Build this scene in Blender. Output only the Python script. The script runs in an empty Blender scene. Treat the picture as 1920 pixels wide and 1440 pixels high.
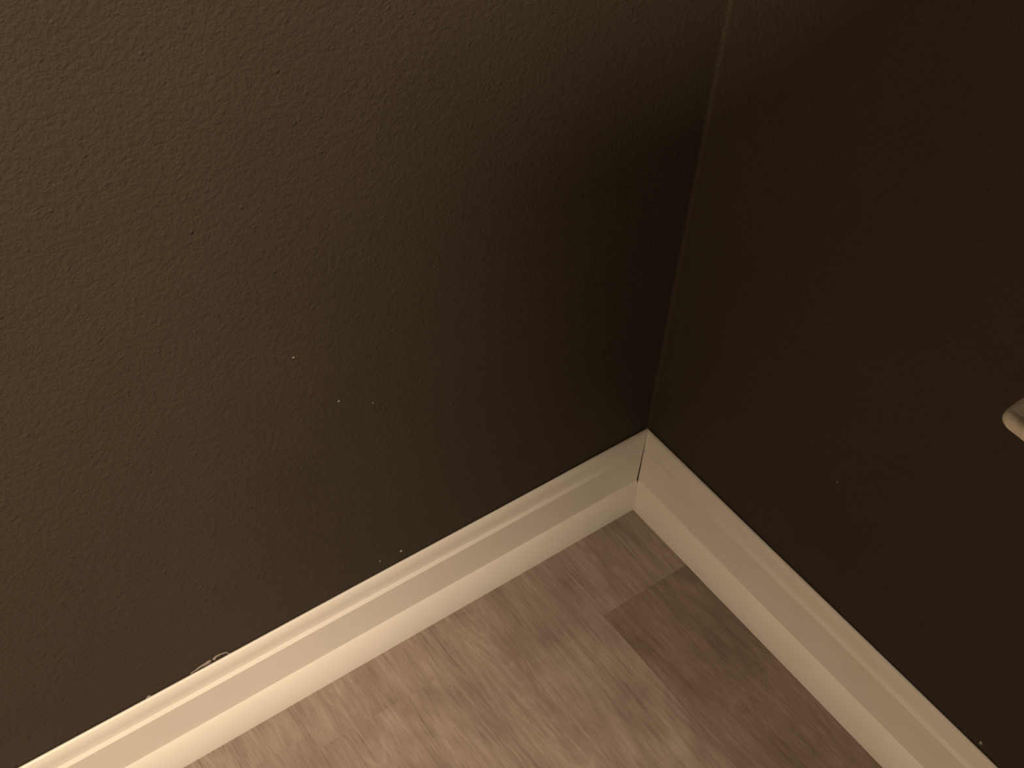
import bpy, bmesh, math, random
from mathutils import Vector, Matrix, noise
random.seed(7)
S = bpy.context.scene
COL = S.collection

# ---------------------------------------------------------------- camera
cam_d = bpy.data.cameras.new('camera')
cam = bpy.data.objects.new('camera', cam_d)
COL.objects.link(cam)
S.camera = cam
FPX = 2272.4
cam_d.sensor_fit = 'HORIZONTAL'
cam_d.sensor_width = 36.0
cam_d.lens = 36.0 * FPX / 1920.0
cam_d.clip_start = 0.01
Rm = (Matrix.Rotation(-0.67554, 3, 'Z') @ Matrix.Rotation(0.76556, 3, 'X') @ Matrix.Rotation(0.06988, 3, 'Z')).to_4x4()
cam.matrix_world = Matrix.Translation((-0.7936, -0.7063, 1.2845)) @ Rm

# ---------------------------------------------------------------- world, exposure
w = bpy.data.worlds.new('world'); S.world = w
w.use_nodes = True
w.node_tree.nodes['Background'].inputs[0].default_value = (1.0, 0.75, 0.5, 1)
w.node_tree.nodes['Background'].inputs[1].default_value = 0.0
S.view_settings.view_transform = 'Standard'
S.view_settings.look = 'None'
S.view_settings.gamma = 1.0
S.view_settings.use_curve_mapping = False
S.view_settings.exposure = 0.0

# ---------------------------------------------------------------- lamps
def area_light(name, loc, target, sx, sy, power, col):
    d = bpy.data.lights.new(name, 'AREA'); d.shape = 'RECTANGLE'
    d.size = sx; d.size_y = sy; d.energy = power; d.color = col
    o = bpy.data.objects.new(name, d); COL.objects.link(o)
    o.location = loc
    o.rotation_euler = (Vector(target) - Vector(loc)).to_track_quat('-Z', 'Y').to_euler()
    return o
WARM = (1.0, 0.775, 0.54)
area_light('ceiling_light', (-1.167, -1.368, 2.374), (-1.167, -1.368, 0), 0.18, 0.11, 87, WARM)

# ---------------------------------------------------------------- helpers
def mesh_obj(name, bm, mat, parent=None, smooth=False):
    me = bpy.data.meshes.new(name); bm.normal_update(); bm.to_mesh(me); bm.free()
    o = bpy.data.objects.new(name, me); COL.objects.link(o)
    if mat: me.materials.append(mat)
    if smooth:
        for p in me.polygons: p.use_smooth = True
    if parent: o.parent = parent
    return o
def struct(o): o['kind'] = 'structure'; return o
def tag(o, label, cat, group=None):
    o['label'] = label; o['category'] = cat
    if group: o['group'] = group
    return o
def box(bm, a, b):
    vs = [bm.verts.new((x, y, z)) for x in (a[0], b[0]) for y in (a[1], b[1]) for z in (a[2], b[2])]
    for f in ((0,1,3,2),(4,6,7,5),(0,4,5,1),(2,3,7,6),(0,2,6,4),(1,5,7,3)): bm.faces.new([vs[i] for i in f])
    bmesh.ops.recalc_face_normals(bm, faces=bm.faces)
class N:
    def __init__(s, name):
        s.m = bpy.data.materials.new(name); s.m.use_nodes = True
        s.t = s.m.node_tree; s.b = s.t.nodes['Principled BSDF']
    def n(s, typ, **kw):
        o = s.t.nodes.new(typ)
        for k, v in kw.items(): setattr(o, k, v)
        return o
    def put(s, node, key, v):
        if v is None: return
        if isinstance(v, bpy.types.NodeSocket): s.t.links.new(v, node.inputs[key])
        else: node.inputs[key].default_value = v
    def math(s, op, a, b=None, c=None, clamp=False):
        o = s.n('ShaderNodeMath', operation=op); o.use_clamp = clamp
        s.put(o, 0, a); s.put(o, 1, b); s.put(o, 2, c); return o.outputs[0]
    def coord(s): return s.n('ShaderNodeTexCoord').outputs['Object']
    def mapping(s, v, scale=(1,1,1), loc=(0,0,0)):
        o = s.n('ShaderNodeMapping'); s.put(o, 'Vector', v); s.put(o, 'Scale', scale); s.put(o, 'Location', loc)
        return o.outputs[0]
    def noise(s, v, scale, detail=2, rough=.5, dist=0):
        o = s.n('ShaderNodeTexNoise'); s.put(o, 'Vector', v); s.put(o, 'Scale', scale)
        s.put(o, 'Detail', detail); s.put(o, 'Roughness', rough); s.put(o, 'Distortion', dist); return o.outputs['Fac']
    def ramp(s, f, stops):
        o = s.n('ShaderNodeValToRGB'); s.put(o, 0, f); e = o.color_ramp.elements
        while len(e) < len(stops): e.new(.5)
        for q, (p, c) in zip(e, stops): q.position = p; q.color = (*c, 1) if len(c) == 3 else c
        return o.outputs[0]
    def mix(s, f, a, b, mode='MIX'):
        o = s.n('ShaderNodeMix', data_type='RGBA', blend_type=mode)
        s.put(o, 0, f)
        s.put(o, 6, a if not isinstance(a, tuple) else (*a, 1)); s.put(o, 7, b if not isinstance(b, tuple) else (*b, 1))
        return o.outputs[2]
    def bump(s, h, strength, dist, normal=None):
        o = s.n('ShaderNodeBump'); s.put(o, 'Height', h); s.put(o, 'Strength', strength); s.put(o, 'Distance', dist)
        if normal is not None: s.put(o, 'Normal', normal)
        return o.outputs[0]

# ---------------------------------------------------------------- materials
def wall_material():
    k = N('dark_wall_paint'); v = k.coord()
    tint = k.noise(v, 9, 3)
    k.put(k.b, 'Base Color', k.ramp(tint, [(.3, (.054, .0445, .035)), (.7, (.059, .0488, .0385))]))
    k.put(k.b, 'Roughness', .6)
    k.put(k.b, 'Specular IOR Level', .12)
    # roller stipple: broad lumps, fine pebbles and a few sharp nibs
    a = k.noise(v, 175, 3, .6, .2)
    b = k.noise(v, 420, 2, .5)
    h = k.math('ADD', k.math('MULTIPLY', a, 1.0), k.math('MULTIPLY', b, .35))
    vor = k.n('ShaderNodeTexVoronoi'); k.put(vor, 'Vector', v); k.put(vor, 'Scale', 95)
    near = k.math('LESS_THAN', vor.outputs['Distance'], .16)
    sc = k.n('ShaderNodeSeparateColor'); k.put(sc, 0, vor.outputs['Color'])
    pick = k.math('GREATER_THAN', sc.outputs[0], .80)
    nib = k.math('MULTIPLY', pick, k.math('SMOOTH_MIN', .10, k.math('SUBTRACT', .20, vor.outputs['Distance'], clamp=True), .05))
    h = k.math('ADD', h, k.math('MULTIPLY', nib, 3.2))
    k.put(k.b, 'Normal', k.bump(h, .8, .0021))
    return k.m
M_WALL = wall_material()

def white_material(name='white_trim_paint', col=(.84, .82, .785), rough=.38, wav=.0006):
    k = N(name); v = k.coord()
    t = k.noise(v, 14, 3)
    k.put(k.b, 'Base Color', k.ramp(t, [(.3, tuple(c * .97 for c in col)), (.7, col)]))
    k.put(k.b, 'Roughness', rough)
    k.put(k.b, 'Normal', k.bump(k.noise(v, 30, 2), .25, wav))
    return k.m
M_TRIM = white_material()
M_CEIL = white_material('ceiling_paint', (.78, .76, .72), .8)
M_FAR = white_material('far_wall_paint', (.66, .62, .56), .7)
def plain(name, col, rough=.6):
    k = N(name)
    v = k.coord(); t = k.noise(v, 40, 2)
    k.put(k.b, 'Base Color', k.ramp(t, [(.3, tuple(c * .85 for c in col)), (.7, col)]))
    k.put(k.b, 'Roughness', rough); return k.m
M_SPECK = plain('pale_paint_fleck', (.42, .38, .34))
M_CHIP = plain('torn_caulk', (.30, .26, .23), .8)
M_GAP = plain('shadowed_dust', (.03, .025, .02), .9)

SEAM = -0.1600; PW = 0.190
def floor_material():
    k = N('grey_brown_wood_planks'); v = k.coord()
    sp = k.n('ShaderNodeSeparateXYZ'); k.put(sp, 0, v)
    x, y = sp.outputs[0], sp.outputs[1]
    col = k.math('FLOOR', k.math('DIVIDE', k.math('SUBTRACT', x, SEAM), PW))
    u = k.math('FRACT', k.math('DIVIDE', k.math('SUBTRACT', x, SEAM), PW))
    # end joints: column 0 joint at y=-0.12; the others staggered
    off = k.math('ADD', k.math('MULTIPLY', col, .0215), k.math('MULTIPLY', k.math('COMPARE', col, -1.0, .1), .6))
    yy = k.math('DIVIDE', k.math('ADD', k.math('ADD', y, .130), off), 1.22)
    row = k.math('FLOOR', yy)
    fy = k.math('FRACT', yy)
    cv = k.n('ShaderNodeCombineXYZ'); k.put(cv, 0, col); k.put(cv, 1, row)
    wn = k.n('ShaderNodeTexWhiteNoise', noise_dimensions='3D'); k.put(wn, 'Vector', cv.outputs[0])
    rnd = wn.outputs['Value']
    # the plank nearest the right baseboard is the dark one
    is0 = k.math('MULTIPLY', k.math('COMPARE', col, 0.0, .1), k.math('COMPARE', row, -1.0, .1))
    tone = k.math('SUBTRACT', k.math('ADD', .95, k.math('MULTIPLY', rnd, .06)), k.math('MULTIPLY', is0, .20))
    # grain coordinates, shifted per plank
    sh = k.n('ShaderNodeCombineXYZ'); k.put(sh, 0, k.math('MULTIPLY', rnd, 7.3)); k.put(sh, 1, k.math('MULTIPLY', rnd, 13.1))
    va = k.n('ShaderNodeVectorMath', operation='ADD'); k.put(va, 0, v); k.put(va, 1, sh.outputs[0])
    g = va.outputs[0]
    warp = k.noise(k.mapping(g, (1, .35, 1)), 8, 2)
    wv = k.n('ShaderNodeCombineXYZ'); k.put(wv, 0, k.math('MULTIPLY', k.math('SUBTRACT', warp, .5), .028))
    vb = k.n('ShaderNodeVectorMath', operation='ADD'); k.put(vb, 0, g); k.put(vb, 1, wv.outputs[0])
    gw = vb.outputs[0]
    fine = k.noise(k.mapping(gw, (1, .035, 1)), 900, 3, .65)
    mid = k.noise(k.mapping(gw, (1, .07, 1)), 170, 4, .6, .4)
    wide = k.noise(k.mapping(gw, (1, .22, 1)), 30, 4, .6, .5)
    blot = k.noise(g, 11, 3, .55, .5)
    field = k.noise(k.mapping(g, (1, .22, 1)), 9, 1, .4, .3)
    ring = k.math('PINGPONG', k.math('MULTIPLY', field, 16.0), .5)
    ring = k.math('MULTIPLY', ring, 2.0)
    ring = k.math('POWER', ring, 2.2)
    # nested parabola figure along the middle of each plank
    xc = k.math('SUBTRACT', k.math('MULTIPLY', k.math('SUBTRACT', u, .28), PW), k.math('MULTIPLY', k.math('SUBTRACT', warp, .5), .03))
    par = k.math('SUBTRACT', k.math('ADD', y, k.math('MULTIPLY', warp, .10)), k.math('MULTIPLY', k.math('MULTIPLY', xc, xc), 110.0))
    pr = k.math('PINGPONG', k.math('MULTIPLY', par, 34.0), .5)
    pr = k.math('POWER', k.math('MULTIPLY', pr, 2.0), 3.0)
    pm = k.math('SUBTRACT', 1.0, k.math('MULTIPLY', k.math('ABSOLUTE', xc), 26.0), clamp=True)
    pm = k.math('MULTIPLY', pm, k.math('MULTIPLY', k.math('SUBTRACT', blot, .40, clamp=True), 5.0))
    pores = k.noise(k.mapping(gw, (1, .03, 1)), 430, 4, .7)
    pores = k.math('MULTIPLY', k.math('SUBTRACT', pores, .56, clamp=True), 1.0)
    f = k.math('ADD', k.math('MULTIPLY', fine, .28), k.math('MULTIPLY', mid, .26))
    f = k.math('ADD', f, k.math('MULTIPLY', wide, .25))
    f = k.math('ADD', f, k.math('MULTIPLY', blot, .21))
    f = k.math('SUBTRACT', f, k.math('MULTIPLY', ring, .030))
    f = k.math('ADD', f, k.math('MULTIPLY', k.math('MULTIPLY', pr, pm), .060))
    f = k.math('SUBTRACT', f, k.math('MULTIPLY', pores, .70))
    c = k.ramp(f, [(.34, (.165, .122, .102)), (.44, (.245, .190, .162)), (.52, (.305, .246, .212)), (.62, (.395, .330, .288))])
    tn = k.n('ShaderNodeCombineXYZ')
    for i, q in enumerate((.0, .05, .10)): k.put(tn, i, k.math('SUBTRACT', tone, k.math('MULTIPLY', is0, q * .8)))
    c = k.mix(1.0, c, tn.outputs[0], 'MULTIPLY')
    # seams
    def edge(q, wd): return k.math('LESS_THAN', k.math('MINIMUM', q, k.math('SUBTRACT', 1.0, q)), wd)
    sm = k.math('MAXIMUM', edge(u, .0040), k.math('MULTIPLY', edge(fy, .0005), .15))
    c = k.mix(k.math('MULTIPLY', sm, .20), c, (.07, .05, .04))
    k.put(k.b, 'Base Color', c)
    k.put(k.b, 'Roughness', .55); k.put(k.b, 'Specular IOR Level', .35)
    k.put(k.b, 'Normal', k.bump(k.math('SUBTRACT', k.math('ADD', fine, mid), sm), .25, .0006))
    return k.m
M_FLOOR = floor_material()

# ---------------------------------------------------------------- the setting
X0, Y0, ZC = -2.3, -2.6, 2.44
T = .1
bm = bmesh.new(); box(bm, (X0 - T, Y0 - T, -T), (T, T, 0)); struct(mesh_obj('floor', bm, M_FLOOR))
bm = bmesh.new(); box(bm, (X0 - T, Y0 - T, ZC), (T, T, ZC + T)); struct(mesh_obj('ceiling', bm, M_CEIL))
bm = bmesh.new(); box(bm, (X0 - T, 0, 0), (T, T, ZC)); wall_left = struct(mesh_obj('wall_left', bm, M_WALL))
bm = bmesh.new(); box(bm, (0, Y0 - T, 0), (T, 0, ZC)); wall_right = struct(mesh_obj('wall_right', bm, M_WALL))
bm = bmesh.new(); box(bm, (X0 - T, Y0 - T, 0), (0, Y0, ZC)); struct(mesh_obj('wall_back', bm, M_WALL))
bm = bmesh.new(); box(bm, (X0 - T, Y0, 0), (X0, 0, ZC)); struct(mesh_obj('wall_far_left', bm, M_FAR))

# unseen slab added above and behind the camera, outline shaped to shade the corner
bm = bmesh.new()
lo, hi = [[bm.verts.new((x, y, z)) for x, y in ((0, -.942), (-.908, -.942), (-.948, -1.0), (-.915, -1.06), (-.912, -1.72), (0, -1.72))] for z in (1.786, 1.867)]
for i in range(6): bm.faces.new((lo[i], lo[(i + 1) % 6], hi[(i + 1) % 6], hi[i]))
bm.faces.new(lo); bm.faces.new(list(reversed(hi)))
bmesh.ops.recalc_face_normals(bm, faces=bm.faces)
shade_blocker = mesh_obj('corner_shade_blocker', bm, M_WALL, wall_right)

# slightly bulging line of caulk and paint down the inside corner
bm = bmesh.new()
rings = []
nz = 120
for i in range(nz + 1):
    z = .128 + (ZC - .128) * i / nz
    r = .0022 + .0012 * noise.noise((0, 0, z * 14)) + .0006 * noise.noise((3, 0, z * 60))
    r *= 1.5
    ring = [bm.verts.new((0.0005, -r * 1.3, z))] + [bm.verts.new((-r + r * math.cos(a) - .0002, -r + r * math.sin(a) - .0002, z)) for a in [math.pi / 2 * q / 6 for q in range(7)]] + [bm.verts.new((-r * 1.3, 0.0005, z))]
    rings.append(ring)
for a, b in zip(rings, rings[1:]):
    for j in range(8): bm.faces.new((a[j], b[j], b[j + 1], a[j + 1]))
bmesh.ops.recalc_face_normals(bm, faces=bm.faces)
mesh_obj('corner_caulk', bm, M_WALL, wall_right, True)

# baseboard profile (thickness from wall, height)
H = .133
PROF = [(.0012, 0), (.0220, 0), (.0219, .004), (.0210, .012), (.0191, .021), (.0166, .029), (.0140, .0352), (.0114, .0398), (.0092, .0424),
        (.0092, .070), (.0092, .1032), (.0112, .1042), (.0118, .1051), (.0100, .1072), (.0084, .1090),
        (.0076, .1130), (.0074, .1175), (.0072, .1215), (.0066, .1255), (.0056, .1292), (.0042, .1318), (.0026, H), (.0012, H - .0004)]
def baseboard(name, place, length, gap):
    """place(t, z, s): profile point at distance s along the wall from the corner, mitred 45 degrees"""
    bm = bmesh.new()
    n = 60
    cols = []
    for i in range(n + 1):
        col = []
        for (t, z) in PROF:
            s0 = t + gap(z)
            s = s0 + (length - s0) * (i / n)
            wob = .00035 * noise.noise((s * 5, z * 9, 1.3))
            col.append(bm.verts.new(place(t + (wob if t > .001 else 0), z, s)))
        cols.append(col)
    m = len(PROF)
    for a, b in zip(cols, cols[1:]):
        for j in range(m): bm.faces.new((a[j], b[j], b[(j + 1) % m], a[(j + 1) % m]))
    bm.faces.new(cols[0]); bm.faces.new(list(reversed(cols[-1])))
    bmesh.ops.recalc_face_normals(bm, faces=bm.faces)
    o = mesh_obj(name, bm, M_TRIM, None, True)
    for p in o.data.polygons:
        if abs(p.area) > 0 and len(p.vertices) > 4: p.use_smooth = False
    o.data.set_sharp_from_angle(angle=math.radians(24))
    return struct(o)
def gapf(z):  # the mitre has opened a little in its middle
    if z < .040 or z > .118: return .0001
    q = (z - .040) / .078
    return .0001 + .0026 * max(0, (1 - q)) ** .6
bb_left = baseboard('baseboard_left', lambda t, z, s: (-s, -t, z), -X0, gapf)
bb_right = baseboard('baseboard_right', lambda t, z, s: (-t, -s, z), -Y0, lambda z: .0001)

# ---------------------------------------------------------------- folded cream towel at the right edge of the frame
def soft_slab(x0, x1, y0, y1, z0, z1, rc, re, n=14):
    """soft folded slab: corners (x0,y1) and (x0,y0) rounded rc, rolled edge re, slightly sunken behind the rim"""
    prof = []
    m = 6
    for i in range(m + 1):
        a = -math.pi / 2 + math.pi / 2 * i / m
        prof.append((re * (1 - math.cos(a)), z0 + re + re * math.sin(a)))
    for i in range(m + 1):
        a = math.pi / 2 * i / m
        prof.append((re * (1 - math.cos(a)), z1 - re + re * math.sin(a)))
    prof += [(re + .003, z1 - .0010), (re + .007, z1 - .0024), (re + .014, z1 - .0032)]
    bm = bmesh.new(); rings = []
    for ins, z in prof:
        cx, r = x0 + rc, max(rc - ins, .0004)
        ex = max(ins - rc, 0)
        pts = [(x1, y1 - ins)]
        for s_ in range(1, 9): pts.append((x1 + (cx - x1) * s_ / 9, y1 - ins))
        pts += [(cx + ex + r * math.cos(a), y1 - rc - ex + r * math.sin(a)) for a in [math.pi / 2 + math.pi / 2 * i / n for i in range(n + 1)]]
        ya, yb = y1 - rc - ex, y0 + rc + ex
        for s_ in range(1, 40): pts.append((cx + ex - r, ya + (yb - ya) * s_ / 40))
        pts += [(cx + ex + r * math.cos(a), yb + r * math.sin(a)) for a in [math.pi + math.pi / 2 * i / n for i in range(n + 1)]]
        pts.append((x1, y0 + ins))
        ring = []
        for px, py in pts:
            q = noise.noise((px * 60, py * 60, z * 60)) * .0011 + noise.noise((px * 200, py * 200, z * 200)) * .0005
            f = 1 if px < x1 - .001 else 0
            ring.append(bm.verts.new((px - q * f, py + q * f, z + q * f * .6)))
        rings.append(ring)
    k = len(rings[0])
    for a, b in zip(rings, rings[1:]):
        for j in range(k): bm.faces.new((a[j], a[(j + 1) % k], b[(j + 1) % k], b[j]))
    bm.faces.new(list(reversed(rings[0]))); bm.faces.new(rings[-1])
    bmesh.ops.recalc_face_normals(bm, faces=bm.faces)
    return bm
def towel_material():
    k = N('cream_terry_cloth'); v = k.coord()
    t = k.noise(v, 110, 3)
    k.put(k.b, 'Base Color', k.ramp(t, [(.35, (.66, .61, .52)), (.65, (.84, .79, .70))]))
    k.put(k.b, 'Roughness', .9); k.put(k.b, 'Specular IOR Level', .1)
    k.put(k.b, 'Normal', k.bump(k.math('ADD', k.noise(v, 260, 2), k.math('MULTIPLY', k.noise(v, 1100, 2), .5)), .6, .0015))
    return k.m
towel = mesh_obj('folded_towel', soft_slab(-.1125, .0, -.80, -.4405, .6212, .6338, .0120, .0055), towel_material(), None, True)
tag(towel, 'cream soft rounded end of a folded towel against the dark wall at the right edge', 'towel')

# ---------------------------------------------------------------- paint flecks and torn caulk
def fleck(loc, axis, r, sq=1.0, ang=0, mat=M_SPECK, parent=None):
    bm = bmesh.new()
    bmesh.ops.create_icosphere(bm, subdivisions=2, radius=r)
    for v in bm.verts:
        v.co *= 1 + .3 * noise.noise(v.co * 900 + Vector(loc) * 50)
        v.co.z *= sq
    if axis == 'y':
        M = Matrix.Translation(loc) @ Matrix.Rotation(ang, 4, 'Y') @ Matrix.Diagonal((1, .35, 1, 1))
    else:
        M = Matrix.Translation(loc) @ Matrix.Rotation(ang, 4, 'X') @ Matrix.Diagonal((.35, 1, 1, 1))
    bm.transform(M)
    return mesh_obj('paint_fleck', bm, mat, parent, True)
for x, z, r in ((-.4358, .4384, .0011), (-.3992, .4145, .0009), (-.4767, .5192, .0011), (-.3723, .1500, .0018), (-.4006, .1524, .0010)):
    fleck((x, -.0002, z), 'y', r, 1.0, 0, M_SPECK, wall_left)
for y, z, r in ((-.5355, .1412, .0018), (-.2766, .3053, .0009)):
    fleck((-.0002, y, z), 'x', r, 1.5, 0, M_SPECK, wall_right)

floor_o = bpy.data.objects['floor']
M_DIRT = plain('dark_crumb', (.06, .04, .03), .9)
for x, y, r in ((-.3024, -.0301, .0008), (-.3735, -.1043, .0009), (-.2555, -.052, .0006)):
    o = fleck((x, y, .0003), 'y', r, .6, 0, M_DIRT, floor_o); o.name = 'dirt_crumb'

def ribbon(name, pts, mat, parent):
    """lumpy strand lying on the left wall through (x, z, radius) points"""
    bm = bmesh.new(); rings = []
    P = []
    for (a, b) in zip(pts, pts[1:]):
        for i in range(6):
            t = i / 6; P.append([a[j] * (1 - t) + b[j] * t for j in range(3)])
    P.append(list(pts[-1]))
    for i, (x, z, r) in enumerate(P):
        r *= 1 + .35 * noise.noise((x * 300, z * 300, 2))
        a = P[max(i - 1, 0)]; b = P[min(i + 1, len(P) - 1)]
        d = Vector((b[0] - a[0], 0, b[1] - a[1])).normalized(); nrm = Vector((-d.z, 0, d.x))
        c = Vector((x, -.0006, z))
        rings.append([bm.verts.new(c + nrm * r * math.cos(q) + Vector((0, -1, 0)) * r * .55 * math.sin(q)) for q in [2 * math.pi * j / 8 for j in range(8)]])
    for a, b in zip(rings, rings[1:]):
        for j in range(8): bm.faces.new((a[j], a[(j + 1) % 8], b[(j + 1) % 8], b[j]))
    bm.faces.new(rings[0]); bm.faces.new(list(reversed(rings[-1])))
    bmesh.ops.recalc_face_normals(bm, faces=bm.faces)
    return mesh_obj(name, bm, mat, parent, True)

ribbon('torn_caulk', [(-.5885, .1290, .0005), (-.5914, .1342, .0010), (-.5937, .1376, .0011), (-.5998, .1392, .0014), (-.6051, .1395, .0016), (-.6075, .1365, .0024)], M_CHIP, wall_left)
ribbon('torn_caulk', [(-.6106, .1378, .0014), (-.6130, .1368, .0027), (-.6169, .1362, .0022), (-.6233, .1362, .0016), (-.6298, .1345, .0010), (-.6350, .1335, .0007)], M_CHIP, wall_left)
ribbon('torn_caulk', [(-.6795, .1325, .0005), (-.6819, .1330, .0016), (-.6850, .1325, .0005)], M_CHIP, wall_left)
